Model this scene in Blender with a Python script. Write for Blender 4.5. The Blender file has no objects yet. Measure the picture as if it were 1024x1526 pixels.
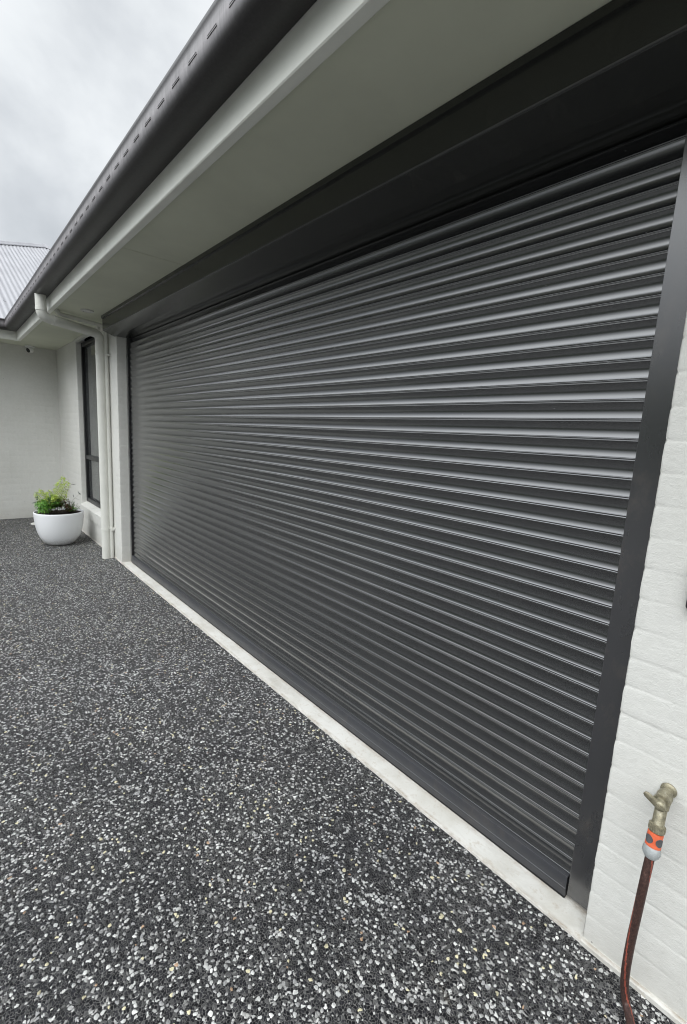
import bpy, bmesh, math, random
import numpy as np
from mathutils import Vector, noise

random.seed(7)
R = math.radians
SC = bpy.context.scene
COL = SC.collection

# ------------------------------------------------------------------ helpers
def mesh_obj(name, verts, faces, mats, parent=None, smooth=False, fmat=None, auto=None):
    me = bpy.data.meshes.new(name)
    me.from_pydata([tuple(v) for v in verts], [], [tuple(f) for f in faces])
    if not isinstance(mats, (list, tuple)):
        mats = [mats]
    for m in mats:
        me.materials.append(m)
    if fmat is not None:
        me.polygons.foreach_set('material_index', fmat)
    bm = bmesh.new(); bm.from_mesh(me)
    if smooth or auto is not None:
        for f in bm.faces:
            f.smooth = True
        if auto is not None:
            lim = R(auto)
            for e in bm.edges:
                if len(e.link_faces) == 2:
                    e.smooth = e.calc_face_angle(0) < lim
    bm.to_mesh(me); bm.free()
    me.update()
    o = bpy.data.objects.new(name, me)
    COL.objects.link(o)
    if parent is not None:
        o.parent = parent
    return o

class MB:
    """collects shapes for one mesh"""
    def __init__(s):
        s.v = []; s.f = []; s.m = []
    def add(s, v, f, m=0):
        n = len(s.v)
        s.v += [tuple(p) for p in v]
        s.f += [tuple(i + n for i in q) for q in f]
        s.m += [m] * len(f)
        return s
    def box(s, x0, x1, y0, y1, z0, z1, m=0):
        v = [(x0,y0,z0),(x1,y0,z0),(x1,y1,z0),(x0,y1,z0),(x0,y0,z1),(x1,y0,z1),(x1,y1,z1),(x0,y1,z1)]
        f = [(0,3,2,1),(4,5,6,7),(0,1,5,4),(1,2,6,5),(2,3,7,6),(3,0,4,7)]
        return s.add(v, f, m)
    def cbox(s, x0, x1, y0, y1, z0, z1, b=0.003, m=0):
        """box with all edges chamfered"""
        bm = bmesh.new()
        bmesh.ops.create_cube(bm, size=1)
        for v in bm.verts:
            v.co = Vector(((x0+x1)/2 + v.co.x*(x1-x0), (y0+y1)/2 + v.co.y*(y1-y0), (z0+z1)/2 + v.co.z*(z1-z0)))
        bmesh.ops.bevel(bm, geom=bm.edges[:], offset=b, segments=2, profile=0.6, affect='EDGES')
        bm.verts.ensure_lookup_table()
        v = [tuple(q.co) for q in bm.verts]; f = [tuple(w.index for w in q.verts) for q in bm.faces]
        bm.free()
        return s.add(v, f, m)
    def tube(s, pts, r, n=16, caps=True, m=0, mfn=None):
        pts = [Vector(p) for p in pts]
        if not isinstance(r, (list, tuple)):
            r = [r] * len(pts)
        T = []
        for i in range(len(pts)):
            a = pts[max(i-1, 0)]; b = pts[min(i+1, len(pts)-1)]
            T.append((b - a).normalized())
        ref = Vector((0, 0, 1)) if abs(T[0].z) < 0.9 else Vector((1, 0, 0))
        U = (ref - T[0] * ref.dot(T[0])).normalized()
        v = []; f = []; mm = []
        for i, p in enumerate(pts):
            U = (U - T[i] * U.dot(T[i])).normalized()
            W = T[i].cross(U)
            for k in range(n):
                a = 2 * math.pi * k / n
                v.append(p + (U * math.cos(a) + W * math.sin(a)) * r[i])
        for i in range(len(pts) - 1):
            for k in range(n):
                k2 = (k + 1) % n
                f.append((i*n+k, i*n+k2, (i+1)*n+k2, (i+1)*n+k))
                mm.append(mfn(i, k) if mfn else m)
        if caps:
            f.append(tuple(reversed(range(n)))); f.append(tuple(range((len(pts)-1)*n, len(pts)*n)))
            mm += [m, m]
        k0 = len(s.v)
        s.v += [tuple(p) for p in v]; s.f += [tuple(i + k0 for i in q) for q in f]; s.m += mm
        return s
    def lathe(s, prof, c, n=48, m=0, axis='z'):
        v = []; f = []
        for (r, h) in prof:
            for k in range(n):
                a = 2 * math.pi * k / n
                if axis == 'z':
                    v.append((c[0] + r*math.cos(a), c[1] + r*math.sin(a), c[2] + h))
                else:   # axis toward -y
                    v.append((c[0] + r*math.cos(a), c[1] - h, c[2] + r*math.sin(a)))
        for i in range(len(prof) - 1):
            for k in range(n):
                k2 = (k+1) % n
                f.append((i*n+k, i*n+k2, (i+1)*n+k2, (i+1)*n+k))
        if prof[0][0] > 1e-5: f.append(tuple(reversed(range(n))))
        if prof[-1][0] > 1e-5: f.append(tuple(range((len(prof)-1)*n, len(prof)*n)))
        return s.add(v, f, m)
    def extrude_x(s, prof, xs, m=0, caps=True, closed=True):
        """prof: list of (y,z); xs: list of x"""
        n = len(prof); v = []; f = []
        for x in xs:
            v += [(x, y, z) for (y, z) in prof]
        for i in range(len(xs)-1):
            for k in range(n if closed else n-1):
                k2 = (k+1) % n
                f.append((i*n+k, (i+1)*n+k, (i+1)*n+k2, i*n+k2))
        if caps and closed:
            f.append(tuple(range(n))); f.append(tuple(reversed(range((len(xs)-1)*n, len(xs)*n))))
        return s.add(v, f, m)
    def build(s, name, mats, parent=None, smooth=False, auto=None, fixn=True):
        o = mesh_obj(name, s.v, s.f, mats, parent, smooth, s.m, auto)
        if fixn:
            bm = bmesh.new(); bm.from_mesh(o.data)
            bmesh.ops.recalc_face_normals(bm, faces=bm.faces)
            bm.to_mesh(o.data); bm.free()
        return o

def empty(name, loc=(0,0,0), parent=None):
    o = bpy.data.objects.new(name, None)
    o.empty_display_size = 0.1
    COL.objects.link(o); o.location = loc
    if parent is not None: o.parent = parent
    return o

def tag(o, label, cat, group=None):
    o['label'] = label; o['category'] = cat
    if group: o['group'] = group
    return o

def recenter(root):
    """children built in world coordinates under an empty at root.location"""
    loc = Vector(root.location)
    def rec(o):
        for ch in o.children:
            if o is root and ch.type == 'MESH':
                ch.location = ch.location - loc
            elif o is root:
                ch.location = ch.location - loc
            # deeper levels inherit the shift
    rec(root)

# ------------------------------------------------------------------ materials
def mat(name, color=(.5,.5,.5), rough=.5, spec=.5, metal=0.0, coat=0.0):
    m = bpy.data.materials.new(name); m.use_nodes = True
    b = m.node_tree.nodes['Principled BSDF']
    b.inputs['Base Color'].default_value = (*color, 1)
    b.inputs['Roughness'].default_value = rough
    b.inputs['Specular IOR Level'].default_value = spec
    b.inputs['Metallic'].default_value = metal
    b.inputs['Coat Weight'].default_value = coat
    return m, m.node_tree, b

def N(nt, kind, **kw):
    n = nt.nodes.new(kind)
    for k, v in kw.items():
        if k.startswith('i_'):
            n.inputs[k[2:].replace('_', ' ')].default_value = v
        else:
            setattr(n, k, v)
    return n

def L(nt, a, b): nt.links.new(a, b)

def ramp(nt, fac, stops, interp='LINEAR'):
    r = nt.nodes.new('ShaderNodeValToRGB'); r.color_ramp.interpolation = interp
    el = r.color_ramp.elements
    while len(el) < len(stops): el.new(0.5)
    for e, (p, c) in zip(el, stops):
        e.position = p; e.color = (*c, 1) if len(c) == 3 else c
    L(nt, fac, r.inputs['Fac'])
    return r

def coords(nt, scale=(1,1,1), loc=(0,0,0)):
    g = N(nt, 'ShaderNodeNewGeometry')
    mp = N(nt, 'ShaderNodeMapping'); mp.inputs['Scale'].default_value = scale; mp.inputs['Location'].default_value = loc
    L(nt, g.outputs['Position'], mp.inputs['Vector'])
    return mp.outputs['Vector']

def noise_n(nt, vec, scale, detail=4, rough=.55, dist=0):
    n = N(nt, 'ShaderNodeTexNoise'); n.inputs['Scale'].default_value = scale
    n.inputs['Detail'].default_value = detail; n.inputs['Roughness'].default_value = rough
    n.inputs['Distortion'].default_value = dist
    L(nt, vec, n.inputs['Vector'])
    return n.outputs['Fac']

def mixc(nt, fac, a, b, mode='MIX'):
    m = N(nt, 'ShaderNodeMix', data_type='RGBA', blend_type=mode)
    if isinstance(fac, (int, float)): m.inputs[0].default_value = fac
    else: L(nt, fac, m.inputs[0])
    for i, c in ((6, a), (7, b)):
        if isinstance(c, (tuple, list)): m.inputs[i].default_value = (*c, 1)
        else: L(nt, c, m.inputs[i])
    return m.outputs[2]

def math_n(nt, op, a, b=None, c=None, clamp=False):
    m = N(nt, 'ShaderNodeMath', operation=op, use_clamp=clamp)
    for i, v in enumerate((a, b, c)):
        if v is None: continue
        if isinstance(v, (int, float)): m.inputs[i].default_value = v
        else: L(nt, v, m.inputs[i])
    return m.outputs[0]

def bump(nt, b, h, strength=.3, dist=.002, prev=None):
    n = N(nt, 'ShaderNodeBump'); n.inputs['Strength'].default_value = strength; n.inputs['Distance'].default_value = dist
    L(nt, h, n.inputs['Height'])
    if prev is not None: L(nt, prev, n.inputs['Normal'])
    if b is not None: L(nt, n.outputs['Normal'], b.inputs['Normal'])
    return n.outputs['Normal']

# painted brick
def m_brick():
    m, nt, b = mat('painted_brick', rough=.62, spec=.35)
    v = coords(nt)
    n1 = noise_n(nt, v, 1.7, 5, .6)
    n2 = noise_n(nt, v, 38, 5, .65)
    c = ramp(nt, n1, [(.25, (.56,.555,.515)), (.6, (.63,.625,.59)), (.85, (.67,.665,.63))]).outputs['Color']
    c = mixc(nt, 0.25, c, ramp(nt, n2, [(.3, (.62,.62,.58)), (.7, (.80,.80,.76))]).outputs['Color'])
    # dirt near the ground
    g = N(nt, 'ShaderNodeNewGeometry'); sx = N(nt, 'ShaderNodeSeparateXYZ'); L(nt, g.outputs['Position'], sx.inputs[0])
    low = math_n(nt, 'SUBTRACT', 1.0, math_n(nt, 'MULTIPLY', sx.outputs['Z'], 5.0), clamp=True)
    dn = math_n(nt, 'MULTIPLY', low, noise_n(nt, v, 9, 6, .7))
    c = mixc(nt, math_n(nt, 'MULTIPLY', dn, .55), c, (.36,.33,.28))
    # tiny dark spatter and chips
    vo = N(nt, 'ShaderNodeTexVoronoi'); vo.inputs['Scale'].default_value = 26; L(nt, v, vo.inputs['Vector'])
    sp = math_n(nt, 'LESS_THAN', vo.outputs['Distance'], .085)
    wn = N(nt, 'ShaderNodeTexWhiteNoise'); L(nt, vo.outputs['Color'], wn.inputs['Vector'])
    sp = math_n(nt, 'MULTIPLY', sp, math_n(nt, 'GREATER_THAN', wn.outputs['Value'], math_n(nt, 'SUBTRACT', .985, math_n(nt, 'MULTIPLY', low, .25))))
    c = mixc(nt, math_n(nt, 'MULTIPLY', sp, .7), c, (.12,.11,.10))
    L(nt, c, b.inputs['Base Color'])
    vs = coords(nt, (48, 48, 85))
    h1 = noise_n(nt, vs, 1.0, 4, .6, .6)
    h2 = noise_n(nt, v, 260, 3, .6)
    nn = bump(nt, None, h2, .5, .0018)
    bump(nt, b, h1, .5, .0024, nn)
    return m
M_BRICK = m_brick()

def m_paint(name, col, rough=.45, var=.06, sc=3, bmp=.05, spec=.4):
    m, nt, b = mat(name, rough=rough, spec=spec)
    v = coords(nt)
    n1 = noise_n(nt, v, sc, 5, .6)
    lo = tuple(c*(1-var*1.6) for c in col); hi = tuple(min(1, c*(1+var)) for c in col)
    c = ramp(nt, n1, [(.3, lo), (.7, hi)]).outputs['Color']
    L(nt, c, b.inputs['Base Color'])
    n2 = noise_n(nt, v, sc*4, 4, .6)
    rr = math_n(nt, 'ADD', rough-.08, math_n(nt, 'MULTIPLY', n2, .16))
    L(nt, rr, b.inputs['Roughness'])
    bump(nt, b, noise_n(nt, v, 220, 3, .6), bmp, .001)
    return m
M_SOFFIT = m_paint('soffit_paint', (.65,.665,.54), .75, .05, 2.0, .25, .2)
M_FASCIA = m_paint('fascia_paint', (.84,.85,.78), .5, .05, 4, .08)
M_PIPE = m_paint('pipe_paint', (.66,.66,.61), .42, .04, 6, .08)
M_SILLP = m_paint('trim_paint', (.62,.62,.58), .5, .05, 5, .1)

def m_metal_dark(name, col, rough, specks=True, dust=.0, coat=.0, sc=1.0, spec=.5, grain=.35):
    m, nt, b = mat(name, rough=rough, spec=spec, coat=coat)
    b.inputs['Coat Roughness'].default_value = .25
    v = coords(nt)
    n1 = noise_n(nt, v, 2.2*sc, 6, .65)
    n3 = noise_n(nt, v, 900, 2, .5)
    c = ramp(nt, n1, [(.3, tuple(k*.86 for k in col)), (.7, tuple(k*1.14 for k in col))]).outputs['Color']
    c = mixc(nt, grain, c, ramp(nt, n3, [(.35, tuple(k*.6 for k in col)), (.65, tuple(k*1.5 for k in col))]).outputs['Color'])
    if dust:
        n4 = noise_n(nt, coords(nt, (1,1,.6)), 11, 8, .72, .3)
        c = mixc(nt, ramp(nt, n4, [(.52, (0,0,0)), (.75, (dust,)*3)]).outputs['Color'], c, (.16,.13,.10))
    if specks:
        vo = N(nt, 'ShaderNodeTexVoronoi'); vo.inputs['Scale'].default_value = 34; L(nt, v, vo.inputs['Vector'])
        wn = N(nt, 'ShaderNodeTexWhiteNoise'); L(nt, vo.outputs['Color'], wn.inputs['Vector'])
        s = math_n(nt, 'MULTIPLY', math_n(nt, 'LESS_THAN', vo.outputs['Distance'], .035), math_n(nt, 'GREATER_THAN', wn.outputs['Value'], .86))
        c = mixc(nt, math_n(nt, 'MULTIPLY', s, .8), c, (.55,.55,.53))
    L(nt, c, b.inputs['Base Color'])
    n2 = noise_n(nt, coords(nt, (1,1,.3)), 7*sc, 5, .65)
    L(nt, math_n(nt, 'ADD', rough-.09, math_n(nt, 'MULTIPLY', n2, .18)), b.inputs['Roughness'])
    bump(nt, b, n3, .04, .0006)
    return m
M_DOOR = m_metal_dark('roller_door_steel', (.012,.0128,.0142), .22, True, .03, 1.0, spec=.5, grain=.12)
def _gloss(m, ior):
    m.node_tree.nodes['Principled BSDF'].inputs['Coat IOR'].default_value = ior
    m.node_tree.nodes['Principled BSDF'].inputs['Coat Roughness'].default_value = .20
    for l in list(m.node_tree.links):
        if l.to_socket.name == 'Normal': m.node_tree.links.remove(l)
_gloss(M_DOOR, 2.05)
M_GUIDE = m_metal_dark('guide_steel', (.020,.020,.023), .28, False, .28, .6, spec=.8)
_gloss(M_GUIDE, 1.8); M_GUIDE.node_tree.nodes['Principled BSDF'].inputs['Coat Weight'].default_value = 1
M_LINTEL = m_metal_dark('lintel_steel', (.023,.024,.022), .20, False, .05, .3, .6)
M_EDGE_GLINT = m_metal_dark('folded_edge_glint', (.09,.09,.09), .35, False)
M_BLACK = m_metal_dark('unlit_interior_black', (.006,.006,.006), .8, False, spec=.1)  # near-black colour stands in for shade inside garage and room
M_RAIL = m_metal_dark('bottom_rail_aluminium', (.040,.041,.046), .36, False, .2, spec=.5)
M_RUBBER = m_metal_dark('rubber_seal', (.012,.012,.013), .6, False, spec=.3)
M_FRAME = m_metal_dark('window_frame_black', (.012,.012,.014), .35, False)

def m_gutter():
    m, nt, b = mat('gutter_steel', rough=.42, spec=.5)
    v = coords(nt)
    n1 = noise_n(nt, coords(nt, (.6,1,1)), 14, 7, .7, .4)
    n2 = noise_n(nt, v, 90, 5, .7)
    c = ramp(nt, n1, [(.25, (.020,.018,.019)), (.7, (.038,.035,.036))]).outputs['Color']
    c = mixc(nt, .35, c, ramp(nt, n2, [(.35, (.014,.013,.013)), (.68, (.055,.050,.051))]).outputs['Color'])
    # streaky pinkish pale band: sky light on the outer face, painted in
    g = N(nt, 'ShaderNodeNewGeometry'); sx = N(nt, 'ShaderNodeSeparateXYZ'); L(nt, g.outputs['Position'], sx.inputs[0])
    lit_band = math_n(nt, 'SUBTRACT', 1.0, math_n(nt, 'MULTIPLY', math_n(nt, 'ABSOLUTE', math_n(nt, 'SUBTRACT', sx.outputs['Z'], 2.768)), 20.0), clamp=True)
    st = noise_n(nt, coords(nt, (30,30,3)), 1.0, 6, .7)
    c = mixc(nt, math_n(nt, 'MULTIPLY', lit_band, ramp(nt, st, [(.35, (.35,)*3), (.72, (1,)*3)]).outputs['Color']), c, (.34,.315,.325))
    L(nt, c, b.inputs['Base Color'])
    L(nt, math_n(nt, 'ADD', .34, math_n(nt, 'MULTIPLY', n1, .22)), b.inputs['Roughness'])
    bump(nt, b, n2, .12, .001)
    return m
M_GUTTER = m_gutter()
M_SLOT = m_metal_dark('slot_shadow', (.03,.027,.028), .6, False, spec=.2)

def m_roof():
    m, nt, b = mat('corrugated_roof_steel', rough=.42, spec=.5)
    v = coords(nt)
    n1 = noise_n(nt, coords(nt, (.25,3,1)), 3, 5, .6)
    c = ramp(nt, n1, [(.3, (.33,.33,.35)), (.7, (.41,.41,.43))]).outputs['Color']
    # rows of screws
    vo = N(nt, 'ShaderNodeTexVoronoi'); vo.inputs['Scale'].default_value = 1.6; vo.inputs['Randomness'].default_value = .5; L(nt, v, vo.inputs['Vector'])
    c = mixc(nt, math_n(nt, 'LESS_THAN', vo.outputs['Distance'], .035), c, (.10,.10,.11))
    L(nt, c, b.inputs['Base Color'])
    return m
M_ROOF = m_roof()

def m_aggregate():
    m, nt, b = mat('exposed_aggregate', rough=.7, spec=.28)
    g = N(nt, 'ShaderNodeNewGeometry')
    base = g.outputs['Position']
    # jitter the lookup so that the stones are not round
    nz = N(nt, 'ShaderNodeTexNoise'); nz.inputs['Scale'].default_value = 75; nz.inputs['Detail'].default_value = 3; L(nt, base, nz.inputs['Vector'])
    off = N(nt, 'ShaderNodeVectorMath', operation='MULTIPLY_ADD'); L(nt, nz.outputs['Color'], off.inputs[0])
    off.inputs[1].default_value = (.017, .013, 0); L(nt, base, off.inputs[2])
    flat = N(nt, 'ShaderNodeVectorMath', operation='MULTIPLY'); L(nt, off.outputs[0], flat.inputs[0]); flat.inputs[1].default_value = (1, 1, 0)
    pos = flat.outputs[0]
    def vor(scale, feature='F1', sh=(0,0,0), rnd=1.0):
        ad = N(nt, 'ShaderNodeVectorMath', operation='ADD'); L(nt, pos, ad.inputs[0]); ad.inputs[1].default_value = sh
        vo = N(nt, 'ShaderNodeTexVoronoi', voronoi_dimensions='2D', feature=feature); vo.inputs['Scale'].default_value = scale
        vo.inputs['Randomness'].default_value = rnd
        L(nt, ad.outputs[0], vo.inputs['Vector'])
        return vo
    def sep(c):
        s = N(nt, 'ShaderNodeSeparateColor'); L(nt, c, s.inputs[0]); return s.outputs
    # ground mass: fine dark chips with grey cement between them
    v1 = vor(128); e1 = vor(128, 'DISTANCE_TO_EDGE')
    s1 = sep(v1.outputs['Color'])
    chips = ramp(nt, s1[0], [(0, (.003,.003,.005)), (.35, (.010,.010,.013)), (.62, (.030,.030,.034)), (.82, (.09,.09,.09)), (.94, (.38,.38,.37))], 'CONSTANT').outputs['Color']
    cem = ramp(nt, noise_n(nt, base, 2.2, 6, .65), [(.3, (.12,.12,.12)), (.7, (.21,.207,.198))]).outputs['Color']
    edge = ramp(nt, e1.outputs['Distance'], [(.025, (1,1,1)), (.10, (0,0,0))]).outputs['Color']
    c = mixc(nt, edge, chips, cem)
    h = ramp(nt, e1.outputs['Distance'], [(0, (0,)*3), (.25, (.45,)*3)]).outputs['Color']
    # mid-size stones
    def stones(scale, sh, thr, size, cols, c, h, hh):
        vo = vor(scale, 'F1', sh)
        s = sep(vo.outputs['Color'])
        cl = noise_n(nt, base, 1.6, 4, .7)
        pick = math_n(nt, 'GREATER_THAN', math_n(nt, 'ADD', s[0], math_n(nt, 'MULTIPLY', math_n(nt, 'SUBTRACT', cl, .5), .35)), thr)
        rad = math_n(nt, 'MULTIPLY_ADD', s[1], size*.5, size*.55)
        ins = math_n(nt, 'LESS_THAN', vo.outputs['Distance'], rad)
        k = math_n(nt, 'MULTIPLY', pick, ins)
        col = ramp(nt, s[2], cols, 'CONSTANT').outputs['Color']
        tone = noise_n(nt, base, 420, 2, .5)
        col = mixc(nt, .35, col, mixc(nt, tone, (.2,.2,.2), (1,1,1)), 'MULTIPLY')
        c = mixc(nt, k, c, col)
        dome = math_n(nt, 'SUBTRACT', 1.0, math_n(nt, 'DIVIDE', vo.outputs['Distance'], rad), clamp=True)
        dome = math_n(nt, 'MULTIPLY', math_n(nt, 'POWER', dome, .5), hh)
        h = math_n(nt, 'MAXIMUM', h, math_n(nt, 'MULTIPLY', dome, k))
        return c, h
    c, h = stones(118, (3.1, 1.7, 0), .66, .44, [(0, (.03,.03,.035)), (.30, (.09,.09,.09)), (.55, (.22,.22,.215)), (.78, (.62,.62,.61))], c, h, .7)
    c, h = stones(78, (7.3, 5.9, 0), .73, .46, [(0, (.42,.42,.42)), (.25, (.58,.585,.575)), (.55, (.74,.745,.73)), (.88, (.82,.76,.52)), (.95, (.55,.38,.25)), (.965, (.92,.92,.90))], c, h, 1.0)
    # large soft tone variation, damp patches
    big = noise_n(nt, base, .55, 5, .6)
    c = mixc(nt, .8, c, ramp(nt, big, [(.3, (.60,.60,.61)), (.48, (.86,.855,.84)), (.7, (1.0,1.0,1.0))]).outputs['Color'], 'MULTIPLY')
    c = mixc(nt, 1.0, c, ramp(nt, noise_n(nt, base, 30, 3, .6), [(.36, (.55,.55,.55)), (.50, (.85,.85,.85)), (.66, (1.0,1.0,1.0))]).outputs['Color'], 'MULTIPLY')
    c = mixc(nt, 1.0, c, (1.22,1.22,1.22), 'MULTIPLY')
    st = ramp(nt, noise_n(nt, base, 3.1, 6, .75, .8), [(.62, (0,0,0)), (.80, (.45,.45,.45))]).outputs['Color']
    c = mixc(nt, st, c, (.15,.125,.085))
    L(nt, c, b.inputs['Base Color'])
    L(nt, math_n(nt, 'ADD', .5, math_n(nt, 'MULTIPLY', big, .3)), b.inputs['Roughness'])
    bump(nt, b, h, .8, .0030)
    return m
M_AGG = m_aggregate()

def m_concrete():
    m, nt, b = mat('pale_concrete', rough=.7, spec=.3)
    v = coords(nt)
    n1 = noise_n(nt, v, 5, 7, .7)
    c = ramp(nt, n1, [(.25, (.50,.48,.42)), (.5, (.63,.62,.58)), (.75, (.70,.695,.66))]).outputs['Color']
    n2 = noise_n(nt, v, 40, 5, .7)
    c = mixc(nt, ramp(nt, n2, [(.54, (0,0,0)), (.74, (.65,.65,.65))]).outputs['Color'], c, (.38,.31,.22))
    g = N(nt, 'ShaderNodeNewGeometry'); sx = N(nt, 'ShaderNodeSeparateXYZ'); L(nt, g.outputs['Position'], sx.inputs[0])
    nd = noise_n(nt, coords(nt, (.5,1,1)), 30, 6, .75)
    e1 = math_n(nt, 'SUBTRACT', 1.0, math_n(nt, 'MULTIPLY', math_n(nt, 'ABSOLUTE', math_n(nt, 'ADD', sx.outputs['Y'], .004)), 90.0), clamp=True)
    e2 = math_n(nt, 'MULTIPLY', math_n(nt, 'SUBTRACT', sx.outputs['Y'], .066), 40.0, clamp=True)
    ed = math_n(nt, 'MULTIPLY', math_n(nt, 'MAXIMUM', e1, e2), ramp(nt, nd, [(.38,(0,0,0)),(.62,(1,1,1))]).outputs['Color'])
    c = mixc(nt, math_n(nt, 'MULTIPLY', ed, .65), c, (.22,.16,.10))
    sm = noise_n(nt, coords(nt, (.5,1.2,1)), 3.5, 7, .75, .6)
    c = mixc(nt, ramp(nt, sm, [(.52,(0,0,0)),(.72,(.45,.45,.45))]).outputs['Color'], c, (.34,.32,.28))
    L(nt, c, b.inputs['Base Color'])
    bump(nt, b, noise_n(nt, v, 140, 4, .6), .25, .002)
    return m
M_CONC = m_concrete()

# ------------------------------------------------------------------ brick walls as relief meshes
C0 = .021; CH = .086; BL = .240
def brick_wall(name, path, z0, z1, parent, uoff=0.0, seed=0, fine=True, notch=1.0, relief=1.0):
    """path: list of (x,y); the wall faces to the left of the direction of travel turned... outward normal = (dy,-dx)"""
    segs = []; tot = 0
    for (a, b) in zip(path[:-1], path[1:]):
        d = Vector((b[0]-a[0], b[1]-a[1])); l = d.length; d /= l
        segs.append((Vector(a), d, Vector((d.y, -d.x)), tot, l)); tot += l
    us = set()
    offs = (-.009,-.005,-.0018,.0018,.005,.009,.03,.06,.09) if fine else (-.008,-.0025,.0025,.008,.06)
    corners = [s[3] for s in segs] + [tot]
    k0 = int((-uoff) / .12) - 2
    for k in range(k0, k0 + int(tot/.12) + 6):
        for o in offs:
            u = uoff + k*.12 + o
            if 0 < u < tot and all(abs(u-c) > .0012 for c in corners): us.add(round(u, 5))
    us |= set(round(c, 5) for c in corners)
    us = sorted(us)
    zo = (-.009,-.005,-.0018,.0018,.005,.009,.026,.043,.060) if fine else (-.008,-.0025,.0025,.008,.04)
    zs = {z0, z1}
    for i in range(-1, int((z1)/CH)+2):
        for o in zo:
            z = C0 + i*CH + o
            if z0 < z < z1: zs.add(round(z, 5))
    zs = sorted(zs)
    rng = random.Random(seed)
    brk = {}
    def binfo(i, j):
        if (i, j) not in brk:
            brk[(i, j)] = (rng.uniform(-.0008,.0008), rng.uniform(-.003,.003), rng.uniform(-.005,.005), rng.uniform(.5,1.1), rng.uniform(.25,1.0))
        return brk[(i, j)]
    def hgt(u, z):
        i = math.floor((z-C0)/CH); dz = (z-C0) - i*CH
        uu = u - uoff - (BL/2 if i % 2 else 0)
        j = math.floor(uu/BL); du = uu - j*BL
        b0, tu, tz, jd, vd = binfo(i, j)
        h = relief*(b0 + tu*(du/BL-.5)*.25 + tz*(dz/CH-.5)*.05)
        ez = min(dz, CH-dz); eu = min(du, BL-du)
        wob = noise.noise(Vector((u*30, z*30, seed)))*.002
        def groove(e, w): 
            e = max(0, e + wob*.5); return max(0.0, 1 - e/w)
        gz = groove(ez, .0058)
        gu = groove(eu, .0052)
        fill = .35 + .65*max(0, min(1, noise.noise(Vector((u*4.0, z*11, seed+5)))*1.6+.55))
        h -= relief*.0030*gz**.8*fill*jd*.9
        h -= relief*.0032*gu**.8*vd*fill
        h += noise.noise(Vector((u*22, z*40, seed+9)))*.0008 + noise.noise(Vector((u*90, z*110, seed+2)))*.0006
        return h
    verts = []; cset = {round(s[3], 5): k for k, s in enumerate(segs)}
    for u in us:
        si = max(k for k, s in enumerate(segs) if s[3] <= u + 1e-6)
        S = segs[si]
        if si > 0 and abs(u - S[3]) < 1e-5:      # a corner: mitre
            n = S[2] + segs[si-1][2]
        else:
            n = S[2]
        p = S[0] + S[1]*(u - S[3])
        corner = min([abs(u-c) for c in corners[1:-1]] + [9])
        for z in zs:
            h = hgt(u, z)
            if corner < .012 and notch:
                i = math.floor((z-C0)/CH); dz = (z-C0) - i*CH
                h -= (1-corner/.012)*(.0035*max(0, 1-min(dz, CH-dz)/.010)*notch + .0016 + .0016*abs(noise.noise(Vector((corner*50, z*60, seed)))))
            verts.append((p.x + n.x*h, p.y + n.y*h, z))
    nz = len(zs); faces = []
    for a in range(len(us)-1):
        for c in range(nz-1):
            faces.append((a*nz+c, (a+1)*nz+c, (a+1)*nz+c+1, a*nz+c+1))
    return mesh_obj(name, verts, faces, M_BRICK, parent, smooth=True)

W = 4.95
XW = -3.27          # return wall of the wing
ZS = 2.61           # soffit level

house = empty('house', (0, 0, 0))
tag(house, 'single storey house in pale painted brick with wide dark roller garage door', 'house')

brick_wall('wall', [(W, .16), (W, 0), (8.2, 0)], 0.0, ZS, house, uoff=.16, seed=3, notch=1.15, relief=.5)
brick_wall('wall', [(-.65, .12), (-.65, 0), (0, 0), (0, .16)], 0.0, ZS, house, uoff=.12+.65, seed=5, relief=.5)
brick_wall('wall', [(XW, 0), (-1.9, 0), (-1.9, .12)], 0.0, ZS, house, uoff=1.37, seed=8, fine=False, relief=.45)
brick_wall('wall', [(-1.9, 0), (-.65, 0)], 0.0, .25, house, uoff=1.37, seed=9, fine=False, relief=.5)
brick_wall('wall', [(XW, -8.0), (XW, 0)], 0.0, ZS, house, uoff=.0, seed=12, fine=False, relief=.4)

# cream footing strips along the wall bases
mb = MB()
mb.extrude_x([(-.011,.000),(-.011,.014),(-.006,.019),(.02,.021),(.02,.0)], [W+.0+i*.3 for i in range(0, 12)])
mb.build('wall_footing', M_CONC, house)
mb = MB()
mb.extrude_x([(-.008,.000),(-.008,.008),(.02,.012),(.02,.0)], [XW, -2, -1, 0.0])
mb.build('wall_footing', M_CONC, house)

# ------------------------------------------------------------------ soffit, fascia, gutter
mb = MB()
JX = 2.075
mb.box(JX+.003, 8.2, -.517, .0-.001, ZS, ZS+.006)
mb.box(XW, JX-.003, -.517, -.001, ZS, ZS+.006)
mb.box(JX-.003, JX+.003, -.517, -.001, ZS+.003, ZS+.006)
mb.box(XW, -2.713, -8.0, -.5175, ZS, ZS+.006)
mb.build('soffit', M_SOFFIT, house)
mb = MB()   # edge beads along walls
mb.box(-1.9, -.65, -.02, .02, ZS-.035, ZS-.001)
mb.build('soffit_trim', M_SILLP, house)

mb = MB()
yf = -.56; xf = -2.67
prof = [(0,2.598),(.004,2.594),(.040,2.594),(.044,2.598),(.044,2.80),(0,2.80)]   # depth inwards, z
n = len(prof); v = []; f = []
for (px_, py_, dirx, diry) in ((8.2, yf, 0, 1), (xf, yf, -1, 1), (xf, -8.0, -1, 0)):
    for (d, z) in prof:
        v.append((px_ + dirx*d, py_ + diry*d, z))
for s_ in range(2):
    for k in range(n):
        k2 = (k+1) % n
        f.append((s_*n+k, (s_+1)*n+k, (s_+1)*n+k2, s_*n+k2))
mb.add(v, f)
mb.build('fascia', M_FASCIA, house)

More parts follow.
